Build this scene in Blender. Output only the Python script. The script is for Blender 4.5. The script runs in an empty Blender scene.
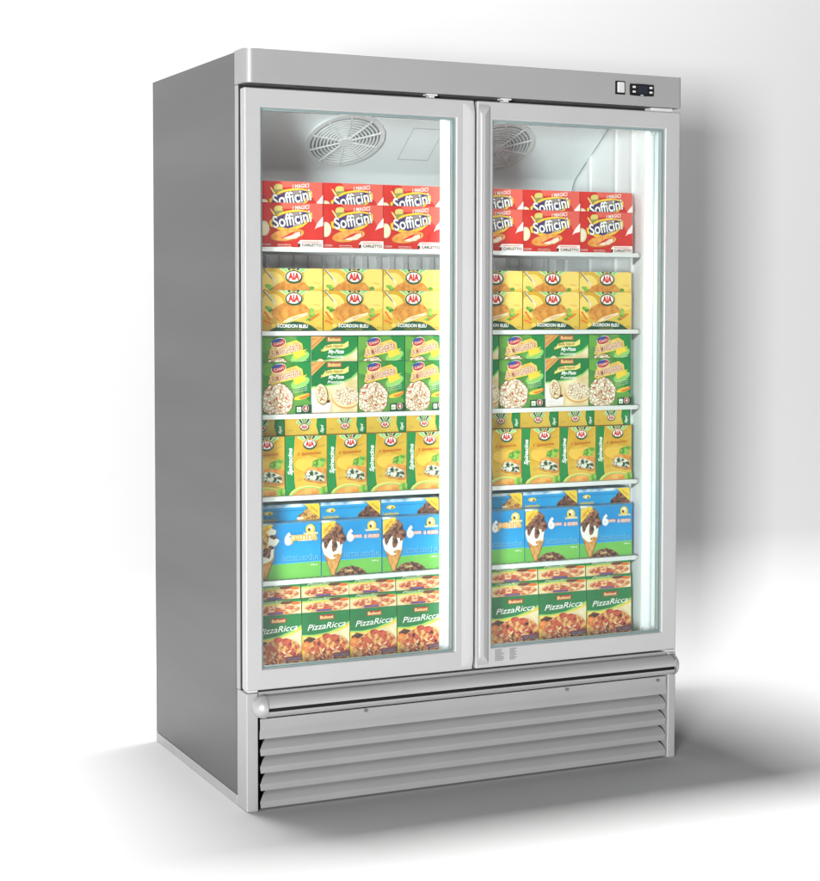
import bpy, bmesh, math, random
from mathutils import Vector, Matrix
from mathutils.geometry import tessellate_polygon
random.seed(7)
scene = bpy.context.scene
C = scene.collection

# ------------------------------------------------------------------ camera
F_PX, YAW, PITCH, ROLL = 1814.59, 0.4775, -0.0520, 0.0048
cam_d = bpy.data.cameras.new("camera"); cam = bpy.data.objects.new("camera", cam_d); C.objects.link(cam)
fw = Vector((math.sin(YAW)*math.cos(PITCH), math.cos(YAW)*math.cos(PITCH), math.sin(PITCH)))
r0 = Vector((math.cos(YAW), -math.sin(YAW), 0)); u0 = r0.cross(fw)
rr = math.cos(ROLL)*r0 + math.sin(ROLL)*u0; uu = -math.sin(ROLL)*r0 + math.cos(ROLL)*u0
M = Matrix((rr, uu, -fw)).transposed().to_4x4(); M.translation = (-1.4999, -4.5296, 1.3640)
cam.matrix_world = M
cam_d.sensor_fit = 'HORIZONTAL'; cam_d.sensor_width = 36; cam_d.lens = F_PX/820*36
cam_d.shift_x = -123.3/820; cam_d.shift_y = -50.52/820
cam_d.clip_end = 200; cam_d.clip_start = 0.05
scene.camera = cam

# ------------------------------------------------------------------ light
w = bpy.data.worlds.new("World"); scene.world = w; w.use_nodes = True
bg = w.node_tree.nodes['Background']; bg.inputs[0].default_value = (1, 1, 1, 1); bg.inputs[1].default_value = 0.045

def area(name, loc, target, sx, sy, power, col=(1, 1, 1)):
    l = bpy.data.lights.new(name, 'AREA'); l.shape = 'RECTANGLE'; l.size = sx; l.size_y = sy; l.energy = power; l.color = col
    o = bpy.data.objects.new(name, l); C.objects.link(o); o.location = loc
    o.rotation_euler = (Vector(target)-Vector(loc)).to_track_quat('-Z', 'Y').to_euler()
    return o
area("key_softbox", (-6.35, -9.3, 1.20), (0.9, 0.4, 1.1), 1.9, 1.9, 2230)
area("overhead_softbox", (0.30, 0.87, 5.8), (0.30, 0.80, 0), 1.5, 0.66, 620)

scene.view_settings.view_transform = 'Standard'; scene.view_settings.look = 'None'
scene.view_settings.exposure = 0.0; scene.view_settings.gamma = 1

# ------------------------------------------------------------------ materials
def srgb(r, g, b):
    f = lambda c: (c/255/12.92) if c/255 <= .04045 else ((c/255+.055)/1.055)**2.4
    return (f(r), f(g), f(b), 1)
MATS = {}
def mat(name, col, rough=0.5, metal=0.0, spec=0.5, coat=0.0, emit=None):
    if name in MATS: return MATS[name]
    m = bpy.data.materials.new(name); m.use_nodes = True; b = m.node_tree.nodes['Principled BSDF']
    b.inputs['Base Color'].default_value = col; b.inputs['Roughness'].default_value = rough
    b.inputs['Metallic'].default_value = metal; b.inputs['Specular IOR Level'].default_value = spec
    b.inputs['Coat Weight'].default_value = coat
    if emit:
        b.inputs['Emission Color'].default_value = col; b.inputs['Emission Strength'].default_value = emit
    MATS[name] = m; return m
def noise_mat(name, c1, c2, scale, lo=.4, hi=.6, rough=.45, kind='noise', detail=3, metal=0, spec=.4, stretch=(1, 1, 1), bump=0):
    m = mat(name, c1, rough, metal, spec); nt = m.node_tree; b = nt.nodes['Principled BSDF']
    tc = nt.nodes.new('ShaderNodeTexCoord'); mp = nt.nodes.new('ShaderNodeMapping'); mp.inputs['Scale'].default_value = stretch
    nt.links.new(tc.outputs['Object'], mp.inputs[0])
    if kind == 'noise':
        t = nt.nodes.new('ShaderNodeTexNoise'); t.inputs['Scale'].default_value = scale; t.inputs['Detail'].default_value = detail; out = t.outputs['Fac']
    else:
        t = nt.nodes.new('ShaderNodeTexVoronoi'); t.inputs['Scale'].default_value = scale; out = t.outputs['Distance']
        if kind == 'edge': t.feature = 'DISTANCE_TO_EDGE'
        if kind == 'cell':
            s = nt.nodes.new('ShaderNodeSeparateColor'); nt.links.new(t.outputs['Color'], s.inputs[0]); out = s.outputs[0]
    src = mp.outputs[0]
    if kind == 'edge':
        nz = nt.nodes.new('ShaderNodeTexNoise'); nz.inputs['Scale'].default_value = scale*.5; va = nt.nodes.new('ShaderNodeVectorMath'); va.operation = 'MULTIPLY_ADD'
        nt.links.new(src, nz.inputs['Vector']); va.inputs[1].default_value = (.016, .016, .016); nt.links.new(nz.outputs['Color'], va.inputs[0]); nt.links.new(src, va.inputs[2]); src = va.outputs[0]
    nt.links.new(src, t.inputs['Vector'])
    r = nt.nodes.new('ShaderNodeValToRGB'); r.color_ramp.elements[0].position = lo; r.color_ramp.elements[1].position = hi
    r.color_ramp.elements[0].color = c1; r.color_ramp.elements[1].color = c2
    nt.links.new(out, r.inputs[0]); nt.links.new(r.outputs[0], b.inputs['Base Color'])
    if bump:
        bp = nt.nodes.new('ShaderNodeBump'); bp.inputs['Strength'].default_value = bump; bp.inputs['Distance'].default_value = .001
        nt.links.new(out, bp.inputs['Height']); nt.links.new(bp.outputs[0], b.inputs['Normal'])
    return m

G = lambda v: (v, v, v, 1)
m_back = mat('seamless_paper', G(.53), .9, spec=.1)
m_side = noise_mat('brushed_steel', G(.080), G(.118), 1.6, .25, .75, rough=.40, metal=.35, stretch=(1, .25, 3), detail=8, spec=.3)  # brushed tone; broad noise bands also paint in soft reflections
m_head = noise_mat('header_silver', G(.290), G(.305), 6, .3, .7, rough=.45, metal=.15, detail=6)
m_post = noise_mat('post_silver', G(.320), G(.335), 6, .3, .7, rough=.4, metal=.2)
m_door = noise_mat('door_silver', G(.385), G(.400), 8, .3, .7, rough=.38, metal=.1)
m_kick = noise_mat('louvre_silver', G(.315), G(.335), 6, .3, .7, rough=.35, metal=.3)
m_bar = mat('bumper_silver', G(.38), .36, .3)
m_dark = mat('black_rubber', G(.006), .6, spec=.2)
m_gap_shade = mat('painted_gap_shade', G(.008), .9)  # near-black colour that paints in the shade of gaps
m_white = mat('white_liner', G(.86), .45)
m_evap = mat('evaporator_plastic', (.82, .86, .87, 1), .5)
m_grill = mat('grille_plastic', G(.72), .45)
m_fan_shade = mat('fan_shadow', (.38, .41, .42, 1), .7); m_line = mat('hatch_line', (.58, .61, .62, 1), .6)
m_wire = mat('white_wire', G(.78), .35)
m_gask = mat('glass_edge', (.20, .27, .27, 1), .2)
m_edge = mat('glass_spacer', (.30, .37, .37, 1), .35)
m_unseen_lamp = mat('unseen_lamp_tube', (1, 1, 1, 1), .4, emit=8.4)  # strong glow for tubes added out of view behind the frames
m_lampd = mat('lamp_diffuser', (.80, .85, .85, 1), .4, emit=.45)
m_cover = mat('lamp_cover', (.82, .84, .84, 1), .35)
m_clip = mat('white_plastic', G(.50), .3)
m_ink = mat('sticker_ink', G(.12), .6)
def glass_mat():
    m = bpy.data.materials.new('door_glass'); m.use_nodes = True; nt = m.node_tree; nt.nodes.clear()
    o = nt.nodes.new('ShaderNodeOutputMaterial'); mx = nt.nodes.new('ShaderNodeMixShader')
    t = nt.nodes.new('ShaderNodeBsdfTransparent'); t.inputs[0].default_value = (.935, .972, .966, 1)
    g = nt.nodes.new('ShaderNodeBsdfGlossy'); g.inputs['Roughness'].default_value = .02
    fr = nt.nodes.new('ShaderNodeFresnel'); fr.inputs[0].default_value = 1.45
    nt.links.new(fr.outputs[0], mx.inputs[0]); nt.links.new(t.outputs[0], mx.inputs[1]); nt.links.new(g.outputs[0], mx.inputs[2])
    df = nt.nodes.new('ShaderNodeBsdfDiffuse'); df.inputs[0].default_value = (.9, .93, .93, 1); m2 = nt.nodes.new('ShaderNodeMixShader')
    m2.inputs[0].default_value = .014; nt.links.new(mx.outputs[0], m2.inputs[1]); nt.links.new(df.outputs[0], m2.inputs[2])  # faint white diffuse share paints a reflection haze on the panes
    nt.links.new(m2.outputs[0], o.inputs[0]); return m
m_glass = glass_mat()

# ------------------------------------------------------------------ mesh helpers
def link(name, bm, mats, parent=None, bevel=0, smooth=False, seg=2, loc=None):
    me = bpy.data.meshes.new(name)
    bmesh.ops.recalc_face_normals(bm, faces=bm.faces)
    bm.to_mesh(me); bm.free()
    if not isinstance(mats, (list, tuple)): mats = [mats]
    for m in mats: me.materials.append(m)
    o = bpy.data.objects.new(name, me); C.objects.link(o)
    if parent: o.parent = parent
    if loc: o.location = loc
    if smooth:
        for p in me.polygons: p.use_smooth = True
    if bevel:
        b = o.modifiers.new('bevel', 'BEVEL'); b.width = bevel; b.segments = seg; b.limit_method = 'ANGLE'; b.angle_limit = math.radians(40)
        b.harden_normals = False
        for p in me.polygons: p.use_smooth = True
        n = o.modifiers.new('wn', 'WEIGHTED_NORMAL')
    return o
def box(bm, x0, x1, y0, y1, z0, z1):
    vs = [bm.verts.new(p) for p in [(x0,y0,z0),(x1,y0,z0),(x1,y1,z0),(x0,y1,z0),(x0,y0,z1),(x1,y0,z1),(x1,y1,z1),(x0,y1,z1)]]
    fs = [bm.faces.new([vs[i] for i in f]) for f in [(0,3,2,1),(4,5,6,7),(0,1,5,4),(1,2,6,5),(2,3,7,6),(3,0,4,7)]]
    return fs
def prism(bm, prof, fn, a, b):
    """prof: closed 2d outline; fn(p,t)->3d"""
    A = [bm.verts.new(fn(p, a)) for p in prof]; B = [bm.verts.new(fn(p, b)) for p in prof]
    n = len(prof)
    for i in range(n): bm.faces.new((A[i], A[(i+1) % n], B[(i+1) % n], B[i]))
    bm.faces.new(A); bm.faces.new(B[::-1])
def tube(bm, p0, p1, r, n=8):
    p0, p1 = Vector(p0), Vector(p1); d = (p1-p0).normalized(); a = d.orthogonal().normalized(); b = d.cross(a)
    A = [bm.verts.new(p0+r*(math.cos(t)*a+math.sin(t)*b)) for t in [2*math.pi*i/n for i in range(n)]]
    B = [bm.verts.new(v.co+(p1-p0)) for v in A]
    for i in range(n): bm.faces.new((A[i], A[(i+1) % n], B[(i+1) % n], B[i]))
    bm.faces.new(A[::-1]); bm.faces.new(B)
def part(name, m, parent, *boxes, bevel=0, seg=2, **k):
    bm = bmesh.new()
    for b in boxes: box(bm, *b)
    return link(name, bm, m, parent, bevel=bevel, seg=seg, **k)

# ------------------------------------------------------------------ studio surface
bm = bmesh.new()
v = [bm.verts.new(p) for p in [(-14,-14,0),(14,-14,0),(14,.900,0),(-14,.900,0)]]; bm.faces.new(v)
fl = link('floor', bm, m_back); fl['kind'] = 'structure'
bm = bmesh.new(); R = .45
prof = [(.900+R*math.sin(t), R*(1-math.cos(t))) for t in [math.pi/2*i/32 for i in range(33)]] + [(1.35, 4.5)]
rows = [[bm.verts.new((x, y, z)) for (y, z) in prof] for x in (-14, 14)]
for i in range(len(prof)-1): bm.faces.new((rows[0][i], rows[1][i], rows[1][i+1], rows[0][i+1]))
wl = link('studio_wall', bm, m_back, smooth=True); wl['kind'] = 'structure'

# ------------------------------------------------------------------ freezer
W, D, H = 1.323, .861, 2.0
fz = bpy.data.objects.new('display_freezer', None); C.objects.link(fz)
fz['label'] = 'tall silver upright freezer cabinet with two glass doors and a louvred base'; fz['category'] = 'freezer'
Y1 = .08
# outer shell
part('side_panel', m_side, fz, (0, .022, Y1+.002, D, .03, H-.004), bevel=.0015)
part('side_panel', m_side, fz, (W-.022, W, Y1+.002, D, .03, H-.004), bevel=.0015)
part('base_rail', m_post, fz, (0, .02, Y1, D, .0, .028), (W-.02, W, Y1, D, 0, .028), (.02, W-.02, D-.03, D, .0, .028), bevel=.001)
part('back_panel', m_side, fz, (.022, W-.022, D-.02, D-.002, .03, H-.006))
part('top_panel', m_side, fz, (.022, W-.022, Y1, D-.02, H-.02, H-.005))
# liner
LX0, LX1, LY0, LY1, LZ0, LZ1 = .038, 1.285, .058, .70, .338, 1.875
bm = bmesh.new()
box(bm, .023, LX0, LY0, D-.021, .315, 1.9); box(bm, LX1, W-.023, LY0, D-.021, .315, 1.9)
box(bm, LX0, LX1, LY1, D-.021, .315, 1.9); box(bm, LX0, LX1, LY0, LY1, LZ1, 1.9); box(bm, LX0, LX1, LY0, LY1, .315, LZ0)
link('inner_liner', bm, m_white, fz)
# liner ribs: shelf uprights on the walls
bm = bmesh.new()
for yy in (.20, .30, .46, .62): box(bm, LX1-.008, LX1-.0005, yy, yy+.02, LZ0+.002, LZ1-.002); box(bm, LX0+.0005, LX0+.008, yy, yy+.02, LZ0+.002, LZ1-.002)
x = .07
while x < 1.27:
    box(bm, x, x+.012, LY1-.012, LY1-.0005, LZ0+.002, 1.70); x += .045
link('shelf_upright', bm, m_wire, fz)
# front frame
part('front_frame', m_post, fz, (.0005, .033, .0, Y1-.001, 0, .316), bevel=.003)
part('front_frame', m_post, fz, (W-.027, W-.0005, .0, Y1-.001, 0, .316), bevel=.003)
part('door_seal', m_gap_shade, fz, (.004, W-.004, .052, .0575, .3165, .338), (.004, W-.004, .052, .0575, 1.868, 1.909), (.004, .04, .052, .0575, .338, 1.868),
     (W-.04, W-.004, .052, .0575, .338, 1.868), (.648, .676, .052, .0575, .338, 1.868), (.004, W-.004, .0575, Y1, 1.901, 1.9095))  # seal strips coloured near black so the door gaps read as shaded
part('side_trim', m_post, fz, (.0005, .012, .0585, Y1-.001, .3165, 1.909), bevel=.001)
part('side_trim', m_post, fz, (W-.012, W-.0005, .0585, Y1-.001, .3165, 1.909), bevel=.001)
part('mullion', m_white, fz, (.640, .684, .060, .072, .339, 1.874))
# header with rounded upright edges
bm = bmesh.new(); rd = .024; pr = [(.0, Y1)]
pr += [(rd-rd*math.cos(t), rd-rd*math.sin(t)-.004) for t in [math.pi/2*i/8 for i in range(9)]]
pr += [(W-.008+.008*math.sin(t), .004-.008*math.cos(t)) for t in [math.pi/2*i/5 for i in range(6)]] + [(W, Y1)]
prism(bm, pr, lambda p, t: (p[0], p[1], t), 1.910, H)
hd = link('header_panel', bm, m_head, fz, bevel=.002)
# switch and controller
part('power_switch', m_dark, hd, (1.100, 1.131, -.008, -.003, 1.939, 1.977), bevel=.001)
part('switch_rocker', m_clip, hd, (1.105, 1.127, -.013, -.006, 1.944, 1.973), bevel=.002)
bm = bmesh.new()
pr = [(1.148, 1.972)] + [(1.148+.077*i/8, 1.971+.0012*math.sin(math.pi*i/8)) for i in range(1, 8)] + [(1.225, 1.972)] + \
     [(1.2258, 1.955), (1.225, 1.939)] + [(1.225-.077*i/8, 1.939-.0012*math.sin(math.pi*i/8)) for i in range(1, 8)] + [(1.148, 1.939), (1.1472, 1.955)]
prism(bm, pr, lambda p, t: (p[0], t, p[1]), -.010, -.003)
ct = link('temperature_display', bm, m_dark, hd, bevel=.0015)
m_scr = mat('display_screen', (.02, .022, .03, 1), .12)
part('display_screen', m_scr, hd, (1.170, 1.204, -.0115, -.0098, 1.943, 1.968))
for bx in (1.154, 1.210):
    for bz in (1.946, 1.959): part('display_button', m_clip, hd, (bx, bx+.010, -.0125, -.0098, bz, bz+.006), bevel=.001)
part('display_mark', m_clip, hd, (1.181, 1.190, -.0108, -.0098, 1.9385, 1.941))

# bumper bar
part('front_rail', m_kick, fz, (.0335, 1.2955, .006, .044, .249, .3165), bevel=.001)
bm = bmesh.new(); zc, hr = .2790, .0295
def barprof(slot=True):
    p = [(0.0, zc+hr)]
    for i in range(1, 9):
        t = math.pi/2*i/8; p.append((-.030*math.sin(t)*1.0, zc+.006+(hr-.006)*math.cos(t)))
    p += [(-.030, zc-.0015), (-.014, zc-.0015), (-.014, zc-.0105), (-.030, zc-.0105)]
    for i in range(1, 7):
        t = math.pi/2*i/6; p.append((-.030*math.cos(t), zc-.0105-(hr-.0105)*math.sin(t)))
    return p
prism(bm, barprof(), lambda p, t: (t, p[0]-.0005, p[1]), .050, 1.303)
bar = link('bumper_bar', bm, m_bar, fz, bevel=.0012)
part('bumper_insert', m_dark, bar, (.052, 1.301, -.0285, -.0155, zc-.0102, zc-.0018))
for sx, xc in ((-1, .050), (1, 1.303)):
    bm = bmesh.new(); n = 16; rings = []
    for i in range(9):
        a = math.pi/2*i/8; rr_ = math.cos(a); xx = xc + sx*(.006+(.030 if sx < 0 else .013)*math.sin(a)) if i else xc + sx*.006
        rings.append([bm.verts.new((xx, -.002-max(0, .034*math.cos(t)*rr_), zc+.031*math.sin(t)*rr_)) for t in [-math.pi/2+math.pi*k/n for k in range(n+1)]])
    first = [bm.verts.new((xc, v.co.y, v.co.z)) for v in rings[0]]
    rings = [first]+rings
    for a, b in zip(rings, rings[1:]):
        for k in range(n): bm.faces.new((a[k], a[k+1], b[k+1], b[k]))
    bmesh.ops.remove_doubles(bm, verts=bm.verts, dist=1e-5)
    link('bumper_end_cap', bm, m_bar, bar, smooth=True)

# louvred kick panel
bm = bmesh.new()
zs = [.244, .191, .1445, .098, .0515, .005]
kx0, kx1 = .0355, 1.2945
for i in range(5):
    zt, zb = zs[i], zs[i+1]
    hh = zt-zb
    if i == 0:
        front = [(.004, zt), (.004, zb+.026), (.002, zb+.020), (.001, zb)]
    else:
        front = [(.044, zt+.005), (.034, zt-.002), (.019, zb+hh*.80), (.012, zb+hh*.66), (.007, zb+hh*.50), (.0035, zb+hh*.40), (.003, zb+hh*.36), (.006, zb)]
    back = [(p[0]+.004, p[1]) for p in front[::-1]]; back[0] = (.012, zb+.003)
    prism(bm, front+back, lambda p, t: (t+(p[0]*.95 if t < .5 else -p[0]*.6), p[0], p[1]), kx0, kx1)
lv = link('louvre_panel', bm, m_kick, fz, bevel=.0008)
part('louvre_shade_sheet', m_gap_shade, fz, (.0335, 1.2955, .047, .05, .004, .3165))  # near-black sheet standing in for the shade behind the slats
# little pressed gussets that close the left ends of the slats are open: screws on the plain top strip
for sx_, sz_ in ((.338, .238), (.958, .236), (1.262, .234)):
    bm = bmesh.new(); tube(bm, (sx_, .0035, sz_), (sx_, -.002, sz_), .0045, 10); link('screw', bm, m_ink, lv)
part('cabinet_floor', m_gap_shade, fz, (.034, W-.034, .06, D-.03, .295, .31))

# doors
def make_door(x0, x1, gx0, gx1, first):
    z0, z1, gz0, gz1 = .322, 1.898, .377, 1.848
    d = bpy.data.objects.new('glass_door', None); C.objects.link(d); d.parent = fz; d.location = (x0, 0, z0)
    L = Matrix.Translation((-x0, 0, -z0))
    def P(name, m, *bx, bevel=0, parent=d, bm=None, smooth=False, seg=2):
        if bm is None:
            bm = bmesh.new()
            for b in bx: box(bm, *b)
        bm.transform(L); return link(name, bm, m, parent, bevel=bevel, smooth=smooth, seg=seg)
    # frame ring: mitred, one mesh
    bm = bmesh.new(); t = .036
    def ring(x0, x1, z0, z1, y): return [bm.verts.new(p) for p in [(x0,y,z0),(x1,y,z0),(x1,y,z1),(x0,y,z1)]]
    of, inn, ob, inb = ring(x0, x1, z0, z1, 0), ring(gx0, gx1, gz0, gz1, 0), ring(x0, x1, z0, z1, t), ring(gx0, gx1, gz0, gz1, t)
    for i in range(4):
        j = (i+1) % 4
        bm.faces.new((of[i], of[j], inn[j], inn[i])); bm.faces.new((ob[j], ob[i], inb[i], inb[j]))
        bm.faces.new((of[j], of[i], ob[i], ob[j])); bm.faces.new((inn[i], inn[j], inb[j], inb[i]))
    fr = P('door_frame', m_door, bm=bm, bevel=.004 if first else .004, seg=3)
    # dark glazing bead and pale spacer bars
    def rim(name, m, ins, th, ya, yb):
        a0, a1, b0, b1 = gx0+ins, gx1-ins, gz0+ins, gz1-ins
        P(name, m, (a0, a0+th, ya, yb, b0, b1), (a1-th, a1, ya, yb, b0, b1), (a0+th, a1-th, ya, yb, b0, b0+th), (a0+th, a1-th, ya, yb, b1-th, b1))
    rim('glazing_bead', m_gask, .0004, .0030, .006, .0085)
    rim('glass_spacer', m_edge, .0036, .0020, .013, .0225)
    rim('glazing_bead', m_gask, .0006, .0030, .0232, .0245)
    rim('glass_spacer', m_edge, .0008, .0020, .0270, .0355)
    bm = bmesh.new(); vs = [bm.verts.new(p) for p in [(gx0+.0008,.0105,gz0+.0008),(gx1-.0008,.0105,gz0+.0008),(gx1-.0008,.0105,gz1-.0008),(gx0+.0008,.0105,gz1-.0008)]]
    bm.faces.new(vs); P('glass_pane', m_glass, bm=bm)
    bm = bmesh.new(); vs = [bm.verts.new(p) for p in [(gx0+.0008,.0255,gz0+.0008),(gx1-.0008,.0255,gz0+.0008),(gx1-.0008,.0255,gz1-.0008),(gx0+.0008,.0255,gz1-.0008)]]
    bm.faces.new(vs); P('glass_pane', m_glass, bm=bm)
    return d, P
dl, PL = make_door(.0005, .6578, .046, .603, True)
dr, PR = make_door(.6665, W-.0005, .716, 1.272, False)
# grip mouldings: right edge of the left door swells out, left edge of the right door is a bevelled pull
bm = bmesh.new()
def grip(bm, prof, za, zb, mit):
    A = [bm.verts.new((x, y, za + mit*(-y)/.016)) for x, y in prof]; B = [bm.verts.new((x, y, zb - mit*(-y)/.016)) for x, y in prof]
    n = len(prof)
    for i in range(n): bm.faces.new((A[i], A[(i+1) % n], B[(i+1) % n], B[i]))
    bm.faces.new(A); bm.faces.new(B[::-1])
grip(bm, [(.668, -.0004), (.668, -.010), (.6725, -.016), (.684, -.016), (.7035, -.0045), (.7035, -.0004)], .330, 1.890, .030)
PR('door_handle', m_door, bm=bm, bevel=.0018, parent=dr, seg=3)
bm = bmesh.new()
grip(bm, [(.622, -.0004), (.640, -.0055), (.650, -.0085), (.6550, -.0085), (.6570, -.006), (.6570, -.0004)], .330, 1.890, .060)
PL('door_handle', m_door, bm=bm, bevel=.0012, parent=dl, seg=3)
# hinge caps and clips
PL('hinge', m_clip, (.006, .034, .006, .04, .3165, .3215), bevel=.001, parent=dl)
part('hinge', m_clip, fz, (1.228, 1.300, .008, .045, 1.8988, 1.9085), bevel=.001)
for cx in (.533, .758):
    part('door_catch', m_clip, fz, (cx-.016, cx+.016, .004, .03, 1.9045, 1.9095), (cx-.008, cx+.008, .006, .03, 1.899, 1.9045), bevel=.001)
part('hinge', m_clip, fz, (W-.036, W-.002, -.001, .05, .3166, .3215), bevel=.001)
# small print on the right door
bm = bmesh.new(); rnd = random.Random(3)
for cx, wd in ((.727, .030), (.773, .024)):
    for r in range(8):
        z = .370-.0042*r; x = cx; e = cx+wd*rnd.uniform(.6, 1)
        while x < e:
            l = rnd.uniform(.0015, .006); box(bm, x, min(x+l, e), -.0006, -.0002, z-.0011, z+.0011); x += l+.0012
    
PR('print_sticker', m_ink, bm=bm, parent=dr)

# visible dim lamp strips, plus stronger unseen tubes added to light the interior
def lamp(x0, x1, y0, y1, m_l, name='seen_or_added_tube'):
    lm = part('lamp_housing', m_cover, fz, (x0-.004, x1+.004, y1, y1+.006, .36, 1.85))
    bm = bmesh.new(); xc = (x0+x1)/2; yc = (y0+y1)/2; tube(bm, (xc, yc, .37), (xc, yc, 1.835), min(x1-x0, y1-y0)/2, 14)
    link(name, bm, m_l, lm, smooth=True)
    part('tube_cap', m_cover, lm, (x0, x1, y0, y1-.0005, 1.836, 1.852), bevel=.002)
    part('tube_cap', m_cover, lm, (x0, x1, y0, y1-.0005, .353, .369), bevel=.002)
lamp(.603, .630, .066, .093, m_lampd)
lamp(.694, .716, .078, .100, m_unseen_lamp)
lamp(1.258, 1.278, .066, .086, m_lampd)
lamp(.046, .070, .064, .088, m_unseen_lamp)
lamp(.650, .672, .076, .098, m_unseen_lamp)

bm = bmesh.new(); tube(bm, (.10, .0705, 1.8655), (1.22, .0705, 1.8655), .0065, 12)  # unseen tube behind the header, added to brighten the evaporator cover
link('seen_or_added_tube', bm, m_unseen_lamp, fz, smooth=True)

# evaporator cover with fans
S = .68
pz = lambda y: 1.87-(y-.35)*S
bm = bmesh.new()
ex0, ex1 = LX0+.001, LX1-.0085
pf = [(.345, 1.8745), (.36, pz(.36)), (.55, pz(.55)), (.565, pz(.565)-.006), (.572, pz(.565)-.022), (.572, pz(.565)-.03), (.699, pz(.565)-.036), (.699, 1.8745)]
prism(bm, pf, lambda p, t: (t, p[0], p[1]), ex0, ex1)
ev = link('evaporator_cover', bm, m_evap, fz, bevel=.003)
nrm = Vector((0, -S, -1)).normalized(); tv = Vector((0, 1, -S)).normalized()
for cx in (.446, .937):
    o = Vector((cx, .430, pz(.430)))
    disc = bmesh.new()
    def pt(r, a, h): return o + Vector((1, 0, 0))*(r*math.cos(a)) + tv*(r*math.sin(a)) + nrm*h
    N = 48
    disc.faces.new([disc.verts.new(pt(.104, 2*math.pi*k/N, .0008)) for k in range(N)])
    fo = link('fan_shade_disc', disc, m_fan_shade, ev)  # flat grey disc; the shade behind the grille is in its colour
    g = bmesh.new()
    def annulus(r0, r1, h0, h1):
        A = []
        for k in range(N):
            a = 2*math.pi*k/N; A.append([g.verts.new(pt(r0, a, h0)), g.verts.new(pt(r0, a, h1)), g.verts.new(pt(r1, a, h1)), g.verts.new(pt(r1, a, h0))])
        for k in range(N):
            p, q = A[k], A[(k+1) % N]
            for j in range(4): g.faces.new((p[j], q[j], q[(j+1) % 4], p[(j+1) % 4]))
    annulus(.104, .118, .0005, .008); annulus(.0, .014, .006, .014) if False else None
    for i in range(8): annulus(.020+i*.0105, .0245+i*.0105, .007, .011)
    for k in range(10):
        a = 2*math.pi*(k+.3)/10; c = o
        dvec = (pt(1, a, 0)-o); pvec = dvec.cross(nrm)
        vs = []
        for h in (.0085, .0125):
            for (r, s) in ((.012, -1), (.106, -1), (.106, 1), (.012, 1)): vs.append(g.verts.new(o+dvec*r+pvec*.0019*s+nrm*h))
        for f in [(0,3,2,1),(4,5,6,7),(0,1,5,4),(1,2,6,5),(2,3,7,6),(3,0,4,7)]: g.faces.new([vs[i] for i in f])
    A = [g.verts.new(pt(.018, 2*math.pi*k/20, .0135)) for k in range(20)]; B = [g.verts.new(pt(.018, 2*math.pi*k/20, .004)) for k in range(20)]
    g.faces.new(A); [g.faces.new((A[k], B[k], B[(k+1) % 20], A[(k+1) % 20])) for k in range(20)]
    link('fan_grille', g, m_grill, fo)
# service hatch outline
hb = bmesh.new()
for (xa, xb, ya, yb) in ((.64, .643, .375, .50), (.737, .740, .375, .50), (.643, .737, .375, .379), (.643, .737, .496, .50)):
    q = [(xa, ya), (xb, ya), (xb, yb), (xa, yb)]
    hb.faces.new([hb.verts.new(Vector((a, b, pz(b)))+nrm*.0008) for a, b in q])
link('service_hatch', hb, m_line, ev)

# shelves
SH = dict(red=1.4915, cord=1.265, green=1.0395, spin=.817, blue=.588)
for z in SH.values():
    bm = bmesh.new()
    box(bm, LX0+.012, LX1-.024, .128, .142, z-.0125, z-.0005)
    box(bm, LX0+.012, LX1-.012, .650, .656, z-.010, z-.0025)
    for xx in (LX0+.010, .651, LX1-.014): box(bm, xx, xx+.004, .1425, .690, z-.012, z-.0035)
    x = LX0+.03
    while x < LX1-.02: tube(bm, (x, .140, z-.0035), (x, .655, z-.0035), .0018, 5); x += .0205
    for y in (.25, .36, .47, .58): tube(bm, (LX0+.01, y, z-.0075), (LX1-.01, y, z-.0075), .0028, 6)
    sh = link('wire_shelf', bm, m_wire, fz)
    for xx in (.6535, LX1-.0085):
        bb = bmesh.new()
        A = [(xx, .15, z-.013), (xx, .19, z-.013), (xx, .19, z-.034)]
        a = [bb.verts.new(p) for p in A]; b = [bb.verts.new((p[0]+.003, p[1], p[2])) for p in A]
        bb.faces.new(a); bb.faces.new(b[::-1])
        for i in range(3): bb.faces.new((a[i], a[(i+1) % 3], b[(i+1) % 3], b[i]))
        link('shelf_bracket', bb, mat('bracket_grey', G(.25), .4), sh)

# ------------------------------------------------------------------ food box artwork
TEXT = {}
def text_tris(s, shear=0.0, bold=0.0):
    key = (s, shear, bold)
    if key in TEXT: return TEXT[key]
    cu = bpy.data.curves.new('t', 'FONT'); cu.body = s; cu.shear = shear; cu.offset = bold; cu.resolution_u = 3
    o = bpy.data.objects.new('t', cu); C.objects.link(o)
    me = bpy.data.meshes.new_from_object(o.evaluated_get(bpy.context.evaluated_depsgraph_get())) if False else None
    bpy.context.view_layer.update()
    dg = bpy.context.evaluated_depsgraph_get(); me = o.evaluated_get(dg).to_mesh(); me.calc_loop_triangles()
    vs = [v.co.copy() for v in me.vertices]
    tris = [[(vs[i].x, vs[i].y) for i in t.vertices] for t in me.loop_triangles]
    xs = [p[0] for t in tris for p in t]; ys = [p[1] for t in tris for p in t]
    x0, x1, y0, y1 = min(xs), max(xs), min(ys), max(ys)
    o.evaluated_get(dg).to_mesh_clear(); C.objects.unlink(o); bpy.data.objects.remove(o); bpy.data.curves.remove(cu)
    TEXT[key] = [[((p[0]-x0)/(x1-x0), (p[1]-y0)/(y1-y0)) for p in t] for t in tris]
    return TEXT[key]

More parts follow.
